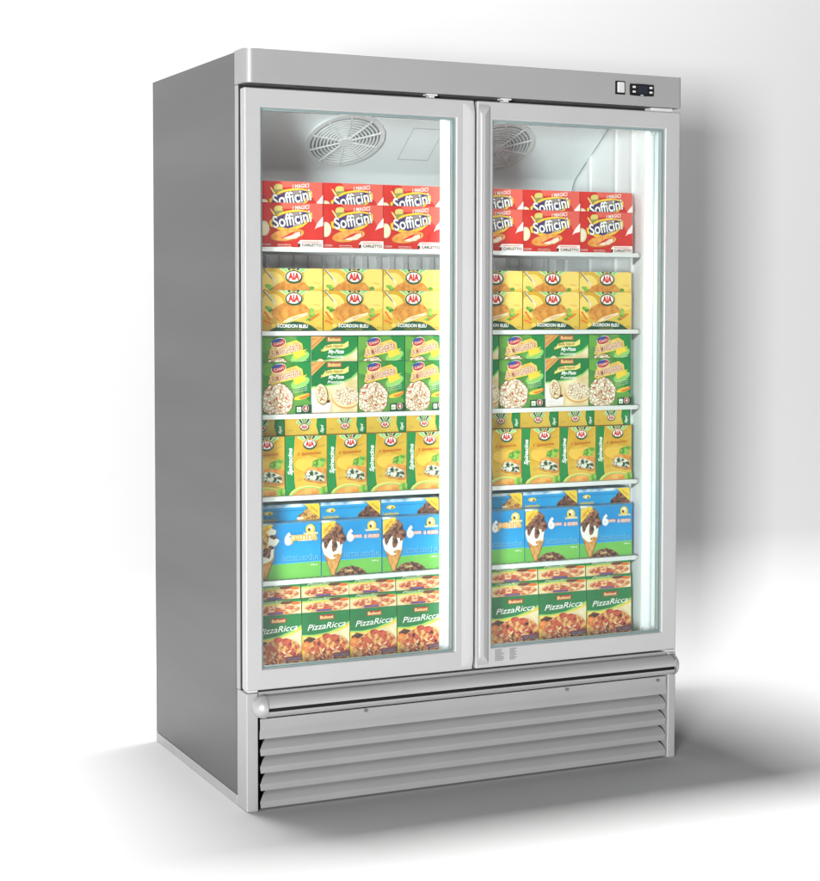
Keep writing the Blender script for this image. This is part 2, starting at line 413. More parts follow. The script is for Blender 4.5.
class Pack:
    """one carton: body plus printed art, all one mesh. Art in metres on a face of size w x h, clipped to it."""
    def __init__(s, w, h, d):
        s.w, s.h, s.d = w, h, d; s.bm = bmesh.new(); s.mats = []; s.layer = 0
        s.front()
    def mi(s, m):
        if m not in s.mats: s.mats.append(m)
        return s.mats.index(m)
    def front(s, full_h=None, squash=1.0, shear=0.0, off=0.0):
        fh = full_h or s.h
        s.clip = (-s.w/2, s.w/2, 0, s.h); s.layer = 0
        s.uv = lambda u, v: (u*s.w-s.w/2+off + shear*((v*fh)-(fh-s.h)), (v*fh-(fh-s.h))*1.0 if squash == 1 else v*s.h)
        s.map = lambda x, y, k: (x, -s.d/2-.00015-.00022*k, y)
    def top(s, depth):
        s.clip = (-s.w/2, s.w/2, 0, depth); s.layer = 0
        s.uv = lambda u, v: (u*s.w-s.w/2, v*depth)
        s.map = lambda x, y, k: (x, -s.d/2+.0006+y, s.h+.00015+.00022*k)
    def body(s, m_front, m_side=None, m_top=None):
        e = .0
        fs = box(s.bm, -s.w/2+.0006, s.w/2-.0006, -s.d/2, s.d/2, 0, s.h)
        for f, m in zip(fs, [m_side or m_front, m_top or m_side or m_front, m_front, m_side or m_front, m_side or m_front, m_side or m_front]): f.material_index = s.mi(m)
    def tri(s, t, mi, k):
        poly = [tuple(p) for p in t]
        x0, x1, y0, y1 = s.clip; x0 += .0007; x1 -= .0007
        for ax, lim, sg in ((0, x0, 1), (0, x1, -1), (1, y0, 1), (1, y1, -1)):
            out = []
            for i in range(len(poly)):
                a, b = poly[i], poly[(i+1) % len(poly)]
                da, db = sg*(a[ax]-lim), sg*(b[ax]-lim)
                if da >= 0: out.append(a)
                if (da >= 0) != (db >= 0):
                    q = da/(da-db); out.append((a[0]+q*(b[0]-a[0]), a[1]+q*(b[1]-a[1])))
            poly = out
            if len(poly) < 3: return
        ar = sum(poly[i][0]*poly[(i+1) % len(poly)][1]-poly[(i+1) % len(poly)][0]*poly[i][1] for i in range(len(poly)))
        if abs(ar) < 1e-9: return
        if ar < 0: poly = poly[::-1]
        try: f = s.bm.faces.new([s.bm.verts.new(s.map(x, y, k)) for x, y in poly]); f.material_index = mi
        except ValueError: pass
    def poly(s, pts, m, same=False):
        if not same: s.layer += 1
        P = [s.uv(*p) for p in pts]; mi = s.mi(m)
        for t in tessellate_polygon([[Vector((x, y, 0)) for x, y in P]]): s.tri([P[i] for i in t], mi, s.layer)
    def ell(s, cu, cv, ru, rv, m, rot=0, a0=0, a1=360, same=False, n=22, wob=0, seed=1):
        rn = random.Random(seed); asp = s.h_full/s.w; pts = []
        for i in range(n+(0 if a1-a0 == 360 else 1)):
            a = math.radians(a0+(a1-a0)*i/n); r = 1+wob*rn.uniform(-1, 1)
            x, y = ru*math.cos(a)*r, rv*math.sin(a)*asp*r; c, d = math.cos(math.radians(rot)), math.sin(math.radians(rot))
            pts.append((cu+x*c-y*d, cv+(x*d+y*c)/asp))
        s.poly(pts, m, same)
    def rect(s, u0, u1, v0, v1, m, same=False): s.poly([(u0, v0), (u1, v0), (u1, v1), (u0, v1)], m, same)
    def text(s, t, u0, u1, v0, v1, m, rot=0, shear=0, bold=0.0, same=False, vert=False, arc=0, outline=None):
        if outline:
            s.text(t, u0-.012, u1+.012, v0-.015, v1+.015, outline, rot, shear, bold+.05, same, vert, arc); same = False
        if not same: s.layer += 1
        mi = s.mi(m)
        cu, cv = (u0+u1)/2, (v0+v1)/2; asp = s.h_full/s.w; c, d = math.cos(math.radians(rot)), math.sin(math.radians(rot))
        for tr in text_tris(t, shear, bold):
            P = []
            for x, y in tr:
                if vert: x, y = 1-y, x
                X = u0+x*(u1-u0)-cu; Y = (v0+y*(v1-v0)-cv + arc*(1-(2*x-1)**2))*asp
                P.append(s.uv(cu+X*c-Y*d, cv+(X*d+Y*c)/asp))
            s.tri(P, mi, s.layer)
    def build(s, name, label, cat, group):
        me = bpy.data.meshes.new(name); s.bm.to_mesh(me); s.bm.free()
        for m in s.mats: me.materials.append(m)
        o = bpy.data.objects.new(name, me); o['label'] = label; o['category'] = cat; o['group'] = group
        return o

def ink(name, r, g, b, rough=.38): return mat('ink_'+name, srgb(r, g, b), rough, spec=.35)
red = noise_mat('carton_red', srgb(200, 26, 18), srgb(216, 48, 38), 9, .35, .7, rough=.36)
red2 = ink('bright_red', 214, 40, 30)
white = ink('white', 245, 243, 238); cream = ink('cream', 240, 226, 190); purple = ink('purple', 70, 45, 110)
yel = ink('yellow', 246, 208, 60); black = ink('black', 25, 22, 22); skyb = ink('pale_blue', 110, 160, 215)
gold = noise_mat('carton_gold', srgb(214, 164, 36), srgb(232, 196, 84), 8, .38, .68, rough=.36)
gold_side = ink('brown_gold', 150, 108, 30)
palegold = ink('pale_gold', 240, 192, 74); palegold2 = ink('paler_gold', 246, 212, 112)
crust = noise_mat('fried_crust', srgb(196, 116, 32), srgb(226, 158, 68), 60, .35, .65)
crust2 = noise_mat('pastry_crust', srgb(222, 132, 44), srgb(240, 178, 92), 50, .35, .65)
fill = noise_mat('filling', srgb(246, 232, 214), srgb(222, 176, 150), 90, .45, .7)
dkgreen = ink('dark_green', 24, 78, 48); green = ink('green', 16, 132, 62); lime = ink('lime', 104, 164, 66); ltgreen = ink('light_green', 150, 205, 110)
gmar = noise_mat('carton_lime', srgb(34, 116, 40), srgb(112, 170, 76), 11, .35, .68, rough=.36)
gpz = noise_mat('carton_green', srgb(0, 110, 52), srgb(20, 138, 66), 8, .35, .7, rough=.36)
leaf = noise_mat('leaf_print', srgb(60, 132, 30), srgb(150, 196, 80), 90, .4, .6)
orange = ink('orange', 232, 112, 30); tan = ink('tan', 222, 160, 84); terra = ink('terracotta', 190, 84, 40); tanlt = ink('light_tan', 244, 214, 140)
blue = noise_mat('carton_blue', srgb(0, 138, 206), srgb(26, 164, 222), 7, .3, .7, rough=.34)
blue2 = ink('mid_blue', 70, 176, 226); navy = ink('navy', 50, 70, 150)
grass = noise_mat('carton_grass', srgb(88, 172, 60), srgb(120, 192, 84), 9, .3, .7)
snow = noise_mat('snow_print', srgb(60, 140, 190), srgb(236, 244, 248), 34, .42, .62, stretch=(.5, 1, 1))
snowd = noise_mat('cloud_print', srgb(30, 120, 180), srgb(170, 206, 226), 26, .42, .64, stretch=(.6, 1, 1))
choc = noise_mat('chocolate', srgb(62, 26, 18), srgb(166, 108, 80), 100, .42, .64)
nuts = noise_mat('nuts', srgb(150, 84, 30), srgb(230, 176, 90), 120, .45, .55)
cone = noise_mat('wafer', srgb(190, 120, 50), srgb(224, 164, 88), 120, .4, .6, stretch=(1, 1, .5))
icec = ink('ice_cream', 248, 244, 230)
pizza = noise_mat('pizza_print', srgb(232, 178, 104), srgb(186, 62, 28), 80, .42, .55, detail=5)
pizzat = noise_mat('pizza_top_print', srgb(240, 206, 152), srgb(200, 92, 52), 85, .42, .57, detail=4)
ham = noise_mat('salami_print', srgb(180, 44, 26), srgb(212, 92, 62), 80, .4, .6)
slices = noise_mat('slice_print', srgb(176, 118, 66), srgb(246, 238, 218), 95, .0, .17, kind='edge')
slices2 = noise_mat('small_slice_print', srgb(178, 110, 60), srgb(246, 236, 212), 130, .02, .14, kind='edge')
spots = noise_mat('spinach_print', srgb(40, 66, 30), srgb(232, 232, 212), 125, .42, .56)
wood = noise_mat('wood_print', srgb(220, 190, 130), srgb(250, 236, 200), 20, .3, .7)
brown = ink('brown', 110, 56, 26); banner = noise_mat('banner_print', srgb(214, 160, 78), srgb(244, 214, 128), 60, .3, .7)

GAP = .0008
def art_red(p):
    p.body(red, red2, ink('deep_red', 150, 24, 20))
    p.poly([(.62, 1), (1, 1), (1, .3), (.86, .62)], ink('rose', 222, 92, 78))
    p.poly([(.30, 1), (.80, 1), (.74, .90), (.36, .86)], ink('rose2', 226, 96, 80))
    p.text("I MAGICI", .50, .78, .86, .95, white, rot=6, shear=.2, bold=.01)
    p.ell(.27, .86, .075, .08, ink('straw', 214, 196, 110), wob=.15, n=11); p.poly([(.18, .80), (.36, .83), (.33, .74), (.22, .72)], ink('olive', 150, 140, 70)); p.poly([(.13, .86), (.16, .85), (.25, .66), (.22, .65)], tanlt)
    p.ell(.48, .62, .36, .215, yel, rot=11, wob=.05); p.ell(.48, .62, .335, .185, ink('gold2', 232, 176, 40), rot=11, wob=.06)
    p.ell(.47, .62, .30, .17, purple, rot=12, wob=.12, n=14); p.ell(.52, .72, .16, .07, ink('lilac', 150, 130, 130), rot=12, wob=.2, n=12)
    p.text("Sofficini", .165, .805, .49, .79, black, rot=11, bold=.05); p.text("Sofficini", .17, .80, .50, .78, white, rot=11, bold=.018)
    p.text("pizza", .50, .64, .47, .54, cream, rot=8, shear=.3)
    p.ell(.03, .42, .09, .17, ink('bone', 226, 212, 180)); p.ell(.03, .42, .065, .13, cream)
    p.ell(.41, .27, .28, .135, terra, rot=9); p.ell(.41, .285, .275, .13, crust2, rot=9)
    p.poly([(.30, .20), (.48, .34), (.64, .36), (.62, .24), (.50, .19)], red2)
    p.poly([(.34, .205), (.46, .26), (.54, .33), (.615, .35), (.62, .27), (.55, .20), (.44, .185)], fill)
    p.poly([(.90, .55), (1, .72), (1, 0), (.60, 0), (.58, .10), (.62, .165), (.78, .17)], ink('white_pink', 248, 232, 226))
    p.poly([(.90, .46), (1, .5), (1, .17), (.78, .17), (.80, .36)], red)
    p.rect(.64, .94, .115, .14, ink('pink', 226, 150, 140))
    p.text("CARLETTO", .645, .97, .025, .09, black, bold=.03); p.ell(.60, .05, .018, .045, black)
    for (a, b, c) in ((.0, .13, "CON"), (.25, .46, "pomodoro")): p.text(c, a, b, .035, .075, white)
    p.text("mozzarella", .26, .48, .005, .03, cream)
def aia(p, cu, cv, s=1.0):
    for a, m in ((-58, ltgreen), (-34, dkgreen), (-11, white), (11, dkgreen), (34, dkgreen), (58, ltgreen)):
        pass
    asp = p.w/p.h_full
    def fan(a, r0, r1, wd, m):
        ca = math.radians(a); dx, dy = math.sin(ca), math.cos(ca); nx, ny = dy, -dx
        p.poly([(cu+s*(dx*r0+nx*wd*.6), cv+s*asp*(dy*r0+ny*wd*.6)), (cu+s*(dx*r1+nx*wd), cv+s*asp*(dy*r1+ny*wd)), (cu+s*(dx*r1-nx*wd), cv+s*asp*(dy*r1-ny*wd)), (cu+s*(dx*r0-nx*wd*.6), cv+s*asp*(dy*r0-ny*wd*.6))], m)
    for a, m in ((-54, ltgreen), (-32, dkgreen), (-10, lime), (10, lime), (32, dkgreen), (54, ltgreen)):
        fan(a, .06, .27, .040, white); fan(a, .06, .26, .030, m)
    q = s*asp*.8; p.ell(cu, cv, .148*s, .134*q, palegold2); p.ell(cu, cv-.01, .142*s, .130*q, dkgreen); p.ell(cu, cv+.0, .118*s, .098*q, white)
    p.text("AIA", cu-.095*s, cu+.095*s, cv-.055*s*asp, cv+.06*s*asp, red2, bold=.06)
    p.ell(cu, cv+.11*s*asp, .012*s, .03*s, red2)
def art_cord(p):
    p.body(gold, gold_side, gold_side)
    p.ell(.80, .72, .36, .40, palegold); p.ell(.84, .76, .22, .26, palegold2)
    p.ell(.16, .62, .20, .3, palegold2)
    p.poly([(.01, .99), (.05, .99), (.20, .74), (.17, .70)], ink('fork_shadow', 120, 100, 60)); p.poly([(.03, .99), (.05, .99), (.20, .735), (.18, .725)], ink('fork', 225, 220, 205)); p.poly([(.15, .76), (.22, .70), (.22, .52), (.19, .66)], cream)
    for u, v_, r in ((.10, .56, .055), (.15, .50, .05), (.80, .50, .06), (.83, .38, .07), (.76, .28, .05)): p.ell(u, v_, r, r*.9, leaf, wob=.25, n=13, seed=int(u*100))
    for a, b in (((.03, .48), (.13, .26)), ((.02, .26), (.14, .17)), ((.78, .26), (.93, .42))):
        dx, dy = b[0]-a[0], b[1]-a[1]; L_ = math.hypot(dx, dy); nx, ny = -dy/L_*.018, dx/L_*.018
        p.poly([(a[0]+nx, a[1]+ny), (a[0]-nx, a[1]-ny), (b[0]-nx, b[1]-ny), (b[0]+nx, b[1]+ny)], orange)
    p.poly([(.10, 0), (.22, .10), (.38, .20), (.52, .235), (.66, .21), (.80, .13), (.92, 0)], dkgreen)
    p.poly([(.14, .45), (.22, .60), (.36, .70), (.60, .67), (.68, .66), (.78, .50), (.76, .38), (.60, .32), (.38, .20), (.28, .23), (.17, .33)], crust)
    p.poly([(.32, .22), (.42, .32), (.58, .40), (.74, .46), (.75, .39), (.62, .32), (.46, .22), (.38, .195)], ink('pale_crust', 246, 214, 140))
    p.poly([(.36, .235), (.48, .32), (.64, .40), (.73, .43), (.72, .40), (.60, .34), (.46, .255)], fill); p.poly([(.44, .275), (.54, .335), (.66, .385), (.64, .365), (.52, .305)], ink('ham_pink', 214, 130, 110))
    p.ell(.18, .125, .04, .05, palegold2); p.ell(.18, .125, .02, .028, yel)
    p.text("2", .235, .27, .09, .19, white, bold=.03); p.text("CORDON BLEU", .275, .74, .075, .165, white, bold=.035, rot=-1)
    p.text("con prosciutto e formaggio", .36, .64, .02, .05, yel); p.text("surgelati", .82, .94, .62, .66, orange, rot=-12); p.text("200 g", .88, .96, .05, .085, brown)
    aia(p, .50, .80)
def art_marg(p):
    p.body(gmar, green, dkgreen)
    p.poly([(.70, 1), (1, 1), (1, .2), (.86, .35), (.76, .62)], green); p.ell(.78, .60, .20, .10, ltgreen, rot=20); p.ell(.62, .32, .16, .14, lime, rot=20)
    p.ell(.12, .86, .16, .12, lime)
    p.poly([(.14, .60), (.20, .84), (.45, .86), (.70, .93), (.82, .86), (.84, .74), (.60, .66), (.32, .60), (.20, .56)], yel)
    p.poly([(.12, .58), (.16, .76), (.38, .84), (.66, .90), (.80, .88), (.82, .76), (.70, .71), (.44, .68), (.28, .61)], banner)
    p.text("LA MARGHERITA", .15, .80, .655, .80, white, rot=11, bold=.06); p.text("LA MARGHERITA", .15, .80, .66, .795, terra, rot=11, bold=.01)
    p.ell(.33, .88, .155, .09, white, rot=14); p.ell(.33, .88, .145, .08, ink('brick', 196, 56, 44), rot=14); p.ell(.29, .92, .11, .035, navy, rot=14); p.text("Catari", .23, .43, .85, .90, white, rot=14)
    p.poly([(.62, .70), (.78, .72), (.92, .76), (.85, .70), (.92, .66), (.66, .55)], yel)
    for k in range(3): p.text("la pizza sottile", .62, .92, .50-.04*k, .525-.04*k, white, rot=10)
    p.ell(.80, .32, .16, .045, yel, rot=12); p.ell(.86, .34, .12, .04, orange, rot=20); p.ell(.80, .345, .15, .02, palegold, rot=14)
    p.ell(.30, .26, .33, .34, brown, wob=.06, n=30); p.ell(.30, .26, .32, .33, slices, wob=.05, n=30)
    for i, (u, v_) in enumerate(((.18, .50), (.36, .44), (.28, .30), (.48, .30), (.14, .22), (.36, .13), (.10, .38), (.52, .14))): p.ell(u, v_, .045, .018, terra, rot=60+20*i, n=9)
    p.poly([(.66, .0), (1, .0), (1, .17), (.66, .15)], dkgreen); p.rect(.69, .78, .035, .13, white); p.rect(.70, .76, .05, .09, ltgreen)
    p.ell(.87, .10, .065, .065, white); p.ell(.87, .10, .058, .058, ink('badge', 170, 60, 34)); p.text("4", .845, .895, .06, .14, white, bold=.03)
def art_mypizza(p):
    p.body(gpz, white, dkgreen)
    p.poly([(0, .52), (.3, .54), (.6, .58), (.86, .68), (1, .80), (1, 0), (0, 0)], ltgreen); p.poly([(0, .49), (.3, .51), (.6, .55), (.86, .64), (1, .74), (1, 0), (0, 0)], wood)
    p.poly([(0, 1), (.32, 1), (0, .72)], tan); p.poly([(0, .94), (.22, 1), (.27, 1), (0, .77)], terra); p.poly([(0, .92), (.20, 1), (.25, 1), (0, .79)], tan)
    p.rect(.33, .65, .89, .99, ink('brick2', 176, 90, 56)); p.text("Buitoni", .36, .62, .905, .975, tanlt, bold=.03)
    p.poly([(.22, .76), (.25, .70), (.46, .76), (.70, .76), (.80, .80), (.80, .91), (.70, .85), (.46, .85), (.30, .82), (.20, .68)], ink('ribbon', 240, 220, 130)); p.text("Bella Napoli", .30, .68, .765, .835, brown, shear=.3, rot=2, bold=.01)
    p.text("My-Pizza", .36, .70, .64, .74, white, shear=.35, bold=.03); p.text("Prosciutto", .34, .70, .575, .63, white, shear=.35, bold=.02)
    p.poly([(.0, .02), (.40, .02), (.42, .22), (.20, .20), (.12, .16), (.05, .44), (0, .48)], white)
    p.poly([(.16, .17), (.40, .20), (.38, .26)], brown); p.text("pizza", .05, .22, .11, .13, terra)
    for k in range(4): p.text("cotta su pietra", .06, .38, .085-.026*k, .10-.026*k, ink('rosewood', 190, 120, 120))
    p.ell(.22, .36, .125, .21, brown, rot=12); p.ell(.215, .37, .115, .20, wood, rot=12); p.ell(.21, .37, .085, .165, slices2, rot=12)
    p.ell(.73, .29, .31, .22, tan, rot=-8); p.ell(.73, .31, .30, .205, wood, rot=-8); p.ell(.735, .32, .265, .17, slices2, rot=-8)
def art_spin(p):
    p.body(gold, green, gold_side)
    p.rect(0, .04, 0, 1, green); p.poly([(.0, 1), (.25, 1), (.20, .6), (.24, .2), (.28, 0), (0, 0)], palegold); p.poly([(.0, 1), (.235, 1), (.185, .6), (.225, .2), (.265, 0), (0, 0)], green)
    p.ell(.55, .52, .32, .13, palegold)
    p.text("Spinacine", .055, .20, .34, .80, white, vert=True, shear=.25, bold=.03)
    p.text("3 Spinacine", .27, .85, .66, .725, ink("rust", 196, 84, 20), shear=.3, bold=.02, rot=3); p.text("con spinaci freschi", .34, .70, .625, .64, brown, rot=3); p.text("pollo e tacchino", .34, .68, .60, .615, brown, rot=3)
    p.text("surgelati", .76, .95, .80, .84, ink('ochre', 190, 140, 60), rot=14)
    p.text("porzioni", .28, .40, .26, .275, brown); p.text("già cotte", .28, .38, .235, .25, brown)
    p.ell(.80, .53, .15, .07, leaf, wob=.25, n=14); p.ell(.74, .49, .10, .05, leaf, wob=.25, n=12, seed=4); p.ell(.88, .57, .08, .045, leaf, wob=.2, n=12, seed=5)
    p.poly([(.44, .36), (.50, .44), (.64, .475), (.97, .42), (.99, .18), (.86, .18), (.46, .27)], ink('crust_side', 206, 140, 60))
    p.poly([(.44, .37), (.52, .45), (.66, .47), (.96, .43), (.90, .38), (.60, .42)], crust2)
    p.poly([(.44, .30), (.52, .405), (.70, .41), (.93, .33), (.93, .215), (.78, .22), (.52, .255)], spots)
    p.poly([(.44, .28), (.53, .245), (.78, .205), (.94, .20), (.94, .17), (.76, .175), (.50, .225), (.42, .255)], crust)
    p.ell(.54, -.05, .48, .21, palegold2); p.ell(.54, -.05, .44, .185, ltgreen); p.ell(.56, -.05, .41, .165, crust2); 
    p.poly([(.78, .09), (.90, .12), (1, .12), (1, 0), (.80, 0)], leaf)
    aia(p, .56, .865, 1.15)
def art_spin_top(p):
    p.body(gold, green, gold_side)
    p.poly([(.76, 1), (1, 1), (1, 0), (.80, 0), (.74, .5)], palegold); p.poly([(.78, 1), (1, 1), (1, 0), (.82, 0), (.76, .5)], green)
    p.text("Spi", .86, .95, .08, .55, white, vert=True, bold=.03, shear=.2); p.text("surgelati", .06, .20, .22, .34, ink('ochre', 190, 140, 60), rot=-12)
    h = p.h_full; p.h_full = p.h; aia(p, .46, .46, .8); p.h_full = h
def cone_art(p, cu, kind):
    top = choc if kind else nuts
    p.poly([(cu-.15, .42), (cu-.12, .30), (cu+.13, .30), (cu+.17, .44), (cu+.02, -.02), (cu-.03, .02)], brown)
    p.poly([(cu-.15, .42), (cu-.02, .01), (cu+.02, .01), (cu+.16, .44)], cone)
    p.ell(cu-.01, .56, .17, .26, icec, wob=.05, n=20)
    p.ell(cu+.0, .80, .165, .15, top, wob=.12, n=18, seed=3); p.ell(cu-.06, .70, .13, .14, top, wob=.2, n=14, seed=8)
    if kind:
        for i, (a, b) in enumerate(((-.10, .80), (.02, .90), (.09, .80), (.0, .76), (-.04, .86), (.12, .70))): p.ell(cu+a, b, .035, .035, nuts, wob=.2, n=9, seed=i, same=(i > 0))
        p.poly([(cu-.16, .72), (cu-.15, .52), (cu-.10, .46), (cu-.08, .62), (cu-.04, .70), (cu+.0, .50), (cu+.04, .44), (cu+.07, .52), (cu+.17, .58), (cu+.18, .74), (cu+.10, .84)], choc)
        p.poly([(cu-.06, .62), (cu-.02, .66), (cu-.02, .52), (cu-.06, .44), (cu-.12, .48)], icec); p.ell(cu+.02, .53, .05, .10, choc, wob=.2, n=10)
        p.ell(cu+.10, .66, .10, .10, choc, wob=.15, n=12, seed=6); p.poly([(cu+.05, .62), (cu+.08, .50), (cu+.11, .46), (cu+.10, .60)], icec); p.ell(cu+.06, .36, .07, .035, cone, n=10)
    else:
        p.ell(cu+.08, .84, .10, .08, icec, wob=.1); p.ell(cu+.13, .68, .09, .09, icec, wob=.1, seed=2); p.ell(cu-.02, .70, .09, .16, nuts, wob=.2, n=14)
        p.ell(cu+.03, .48, .07, .10, choc, wob=.25, n=12); p.ell(cu+.13, .76, .06, .035, choc, rot=-20, wob=.1); p.ell(cu+.10, .58, .05, .03, choc, rot=-20, wob=.1)
def art_blue(p, kind):
    p.body(blue, ink('side_blue', 20, 110, 180), snow)
    p.poly([(0, 1), (1, 1), (1, .972), (.7, .962), (.3, .966), (0, .96)], snow)
    p.poly([(0, .275), (1, .295), (1, 0), (0, 0)], blue2); p.poly([(0, .26), (1, .28), (1, 0), (0, 0)], grass)
    p.poly([(0, .255), (.5, .272), (1, .275), (1, .20), (.5, .17), (0, .2)], ltgreen) if False else None
    cu = .19 if kind else .10
    if kind: p.poly([(.22, .02), (.33, .13), (.50, .16), (.62, .12), (.72, .05), (.74, .0), (.24, 0)], choc); p.text("Cacao", .38, .52, .055, .105, tanlt, bold=.02)
    p.text("lattebusche", .38, .96, .305, .43, ink('glow_blue', 120, 205, 240), bold=.02); p.text("lattebusche", .385, .965, .298, .423, ink('deep_blue', 0, 112, 178), bold=-.004)
    cone_art(p, cu, kind)
    p.poly([(0, .95), (.20, .985), (.235, .97), (.03, .70), (0, .68)], yel); p.text("novità", .03, .17, .86, .92, red2, rot=35); p.text("cono", .02, .12, .79, .84, terra, rot=35)
    p.text("6", .41, .52, .60, .83, white, bold=.06, outline=skyb)
    if kind: p.text("panna", .52, .66, .64, .72, white, bold=.07); p.text("panna", .52, .66, .64, .72, orange, bold=.0); p.text("e cacao", .69, .95, .64, .72, white, bold=.07); p.text("e cacao", .69, .95, .64, .72, orange)
    else: p.text("panna", .51, .93, .62, .78, white, bold=.08); p.text("panna", .51, .93, .62, .78, ink('amber', 246, 180, 70), bold=.03)
    p.ell(.82, .87, .075, .09, yel); p.ell(.82, .90, .035, .035, white); p.ell(.80, .86, .02, .03, brown); p.ell(.84, .87, .02, .04, cream); p.text("Lattebusche", .71, .94, .775, .825, white, bold=.05); p.text("Lattebusche", .71, .94, .775, .825, yel)
    p.text("600 g", .82, .93, .215, .245, white, bold=.03)
def art_blue_top(p, kind):
    p.body(blue, ink('side_blue', 20, 110, 180), snow)
    p.poly([(0, 1), (1, 1), (1, .82), (0, .80)], snow); p.poly([(0, .62), (1, .64), (1, .60), (0, .58)], ink('line_blue', 0, 118, 184))
    top = choc if kind else nuts
    h = p.h_full; p.h_full = p.h
    p.ell(.84, .05, .20, .26, icec) if not kind else None
    p.poly([(.62, 0), (.64, .25), (.72, .45), (.80, .8), (.9, .92), (1, .5), (1, 0)], top); p.ell(.68, .12, .06, .07, top if kind else icec, wob=.2, n=10)
    p.poly([(.74, .98), (.98, .98), (1, .78), (1, .08), (.90, .40)], yel); p.text("novità", .84, .98, .55, .72, terra, rot=-38)
    p.ell(.17, .50, .075, .13, yel); p.ell(.16, .5, .03, .06, white); p.ell(.19, .46, .02, .05, brown); p.text("Lattebusche", .04, .30, .02, .20, yel, bold=.02)
    p.ell(.48, -.02, .06, .06, skyb); p.h_full = h
def art_pizza(p):
    p.body(gpz, gpz, pizzat)
    p.poly([(0, .60), (.25, .585), (.55, .62), (.8, .70), (1, .80), (1, 0), (0, 0)], ltgreen); p.poly([(0, .575), (.25, .56), (.55, .595), (.8, .665), (1, .76), (1, 0), (0, 0)], yel)
    p.poly([(.05, .55), (.30, .53), (.55, .57), (.8, .63), (1, .70), (1, 0), (.05, 0)], wood)
    p.poly([(0, 0), (.6, 0), (.3, .12), (.06, .22), (0, .3)], ink('sauce_yellow', 236, 196, 60))
    p.poly([(.02, .34), (.03, .50), (.14, .56), (.28, .52), (.34, .40), (.2, .3)], brown); p.ell(.19, .45, .12, .075, ink('bowl', 60, 30, 20))
    p.ell(.09, .38, .10, .095, orange); p.ell(.07, .41, .05, .04, ink('orange_light', 246, 150, 70))
    p.ell(.42, .50, .08, .07, yel)
    p.ell(.52, .245, .49, .32, tan, rot=8); p.ell(.53, .255, .475, .305, pizza, rot=8)
    rn = random.Random(5)
    for i in range(38):
        a = rn.uniform(0, 6.28); r = rn.uniform(.02, .95)**.5; u, v_ = .53+.43*r*math.cos(a), .265+.26*r*math.sin(a)
        p.ell(u, v_, rn.uniform(.030, .055), rn.uniform(.022, .040), ham, wob=.15, n=10, rot=rn.uniform(0, 90), seed=i, same=(i > 0))
    for i in range(14): p.ell(rn.uniform(.2, .9), rn.uniform(.08, .46), .045, .012, cream, rot=rn.uniform(-60, 60), n=8, same=(i > 0))
    p.ell(.50, .55, .09, .05, ham, n=10); p.ell(.66, .52, .09, .05, ham, n=10)
    p.poly([(.64, .21), (1, .26), (1, .15), (.66, .12)], ink('plum', 130, 50, 60)); p.text("con salame", .68, .96, .17, .205, skyb); p.text("surgelata", .70, .92, .135, .16, cream)
    p.rect(.35, .66, .86, .945, ink('logo_red', 180, 46, 34)); p.text("Buitoni", .37, .64, .872, .932, tanlt, bold=.03)
    p.text("PizzaRicca", .10, .90, .69, .80, white, shear=.32, bold=.006, rot=3)
def strip(p, sh):
    p.rect(0, 1, .72, 1, gpz); p.poly([(0, .80), (1, .84), (1, .45), (0, .5)], ltgreen); p.poly([(0, .72), (1, .78), (1, 0), (0, 0)], yel)
    p.poly([(0, .66), (.4, .68), (1, .72), (1, 0), (0, 0)], wood)
    p.text("PizzaRicca", .12, .75, .82, .98, cream, shear=.5)
    p.ell(.52, .33, .46, .36*1.0, tan); p.ell(.52, .34, .44, .32, pizzat)
    rn = random.Random(9)
    for i in range(16):
        a = rn.uniform(0, 6.28); r = rn.uniform(.05, .9)**.5; p.ell(.52+.40*r*math.cos(a), .34+.26*r*math.sin(a)*.9, .045, .05, ham, n=9, same=(i > 0))
    p.ell(.70, .80, .14, .12, brown); p.ell(.88, .72, .10, .11, orange)
    p.rect(.30, .62, .04, .14, navy) 
def art_pizza_top(p):
    p.body(gpz, gpz, gpz)
    strip(p, 0)
    h = p.h_full; p.top(p.d*.98); p.h_full = p.d; strip(p, 0); p.h_full = h

# kind name, maker
def make(kind, w, h, d, art, full=None, args=(), label='', cat='', group=''):
    p = Pack(w, h, d); p.h_full = full or h
    p.front(full_h=full); art(p, *args)
    return p.build(kind, label, cat, group)

YF = .150   # plane of the carton fronts
ORD = ['first', 'second', 'third', 'fourth', 'fifth']
placed = 0
def put(proto, xa, xb, y_front, z, label):
    global placed
    o = proto if not proto.users_collection else proto.copy()
    C.objects.link(o) if not o.users_collection else None
    d = o['dims'];
    o.scale = ((xb-xa-.0012)/d[0], 1, 1); o.location = ((xa+xb)/2, y_front+d[1]/2, z)
    o['label'] = label
    rn = random.Random(placed*7+1); placed += 1
    o.rotation_euler.z = math.radians(rn.uniform(-.25, .25)); o.location.y += rn.uniform(0, .002)
    return o
def proto(name, w, h, d, art, full=None, args=(), cat='frozen food box', group=''):
    o = make(name, w, h, d, art, full, args, '', cat, group); o['dims'] = (w, d); return o
def protos_done(*a):
    pass

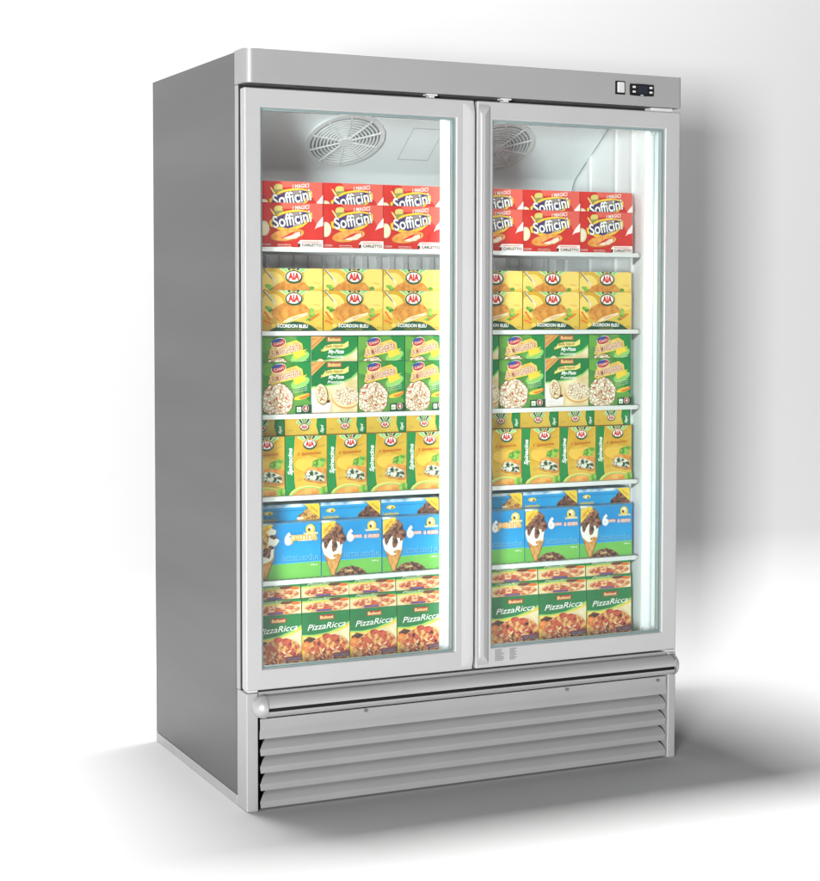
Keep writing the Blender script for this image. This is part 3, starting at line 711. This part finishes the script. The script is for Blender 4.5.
L3 = [.098, .273, .450, .627]; R3 = [.703, .886, 1.073, 1.251]
def fill_row(bays, lo, hi, z, hlo, dz_set, desc, gl, extra=0):
    """lo / hi : lists of proto choosers; bays : (door word, edges, kinds)"""
    for side, edges, kinds in bays:
        n = len(edges)-1
        for i in range(n):
            k = kinds[i]
            tiers = [('bottom', lo, z, YF), ('top', hi, z+hlo+.0006, YF+dz_set)]
            if extra: tiers = [tiers[0], ('middle', hi, z+hlo+.0006, YF+dz_set), ('top', hi, z+hlo+.0012+extra, YF+dz_set+.006)]
            for tier, pr, zz, yy in tiers:
                if n == 3: pos = ['leftmost', 'middle', 'rightmost'][i]
                elif n == 2: pos = ['left', 'right'][i]
                else: pos = ['leftmost', 'second from left', 'third from left', 'fourth from left', 'rightmost'][i] if i < n-1 else 'rightmost'
                sh_ = dz_set*.30 if tier == 'top' and not extra else 0
                o = put(pr[k], edges[i]+sh_, edges[i+1]+sh_, yy, zz, f'{desc[k]}, {pos}, {tier} layer, {side} door')
                o['group'] = gl
pr_ = proto('pastry_box', .176, .1195, .16, art_red); pr2 = proto('pastry_box', .176, .0575, .16, art_red, full=.1195)
fill_row([('left', L3, 'aaa'), ('right', R3, 'aaa')], {'a': pr_}, {'a': pr2}, 1.4915, .1195, .002, {'a': 'red carton of filled pastries'}, 'red pastry cartons on the top shelf')
pr_ = proto('cutlet_box', .177, .110, .16, art_cord); pr2 = proto('cutlet_box', .177, .0590, .16, art_cord, full=.110)
fill_row([('left', L3, 'aaa'), ('right', R3, 'aaa')], {'a': pr_}, {'a': pr2}, 1.265, .110, .002, {'a': 'yellow carton of breaded cutlets'}, 'yellow cutlet cartons on the second shelf')
GL = [.098, .238, .375, .516, .640]; GR = [.700, .810, .960, 1.106, 1.251]
lo = {'m': proto('pizza_box', .140, .1405, .16, art_marg), 'p': proto('pizza_box', .140, .1405, .16, art_mypizza)}
hi = {'m': proto('pizza_box', .140, .069, .16, art_marg, full=.1405), 'p': proto('pizza_box', .140, .069, .16, art_mypizza, full=.1405)}
fill_row([('left', GL, 'mpmm'), ('right', GR, 'pmpm')], lo, hi, 1.0395, .1405, .003, {'m': 'light green pizza carton with tan banner', 'p': 'green and cream pizza carton with ribbon'}, 'green pizza cartons on the third shelf')
SL = [.040, .162, .284, .402, .523, .642]; SR = [.764, .885, 1.011, 1.132, 1.255]
pr_ = proto('spinach_cutlet_box', .121, .161, .13, art_spin); pr2 = proto('spinach_cutlet_box', .121, .0480, .13, art_spin_top)
fill_row([('left', SL, 'aaaaa'), ('right', SR, 'aaaa')], {'a': pr_}, {'a': pr2}, .817, .161, .028, {'a': 'yellow and green carton of spinach cutlets'}, 'yellow and green spinach cartons on the fourth shelf')
BL = [.084, .266, .447, .627]; BR = [.713, .896, 1.079, 1.260]
lo = {'a': proto('ice_cream_box', .182, .154, .14, art_blue, args=(0,)), 'b': proto('ice_cream_box', .182, .154, .14, art_blue, args=(1,))}
hi = {'a': proto('ice_cream_box', .182, .0450, .14, art_blue_top, args=(0,)), 'b': proto('ice_cream_box', .182, .0450, .14, art_blue_top, args=(1,))}
fill_row([('left', BL, 'abb'), ('right', BR, 'abb')], lo, hi, .588, .154, .035, {'a': 'blue carton of plain cream cones', 'b': 'blue carton of chocolate cream cones'}, 'blue ice cream cartons on the fifth shelf')
PLx = [.070, .210, .351, .493, .635]; PRx = [.700+.085, .944, 1.104, 1.258]
pr_ = proto('salami_pizza_box', .150, .150, .20, art_pizza); pr2 = proto('salami_pizza_box', .150, .0400, .24, art_pizza_top)
fill_row([('left', PLx, 'aaaa'), ('right', PRx, 'aaa')], {'a': pr_}, {'a': pr2}, .3395, .150, .004, {'a': 'dark green salami pizza carton'}, 'dark green pizza cartons on the freezer floor', extra=.0400)
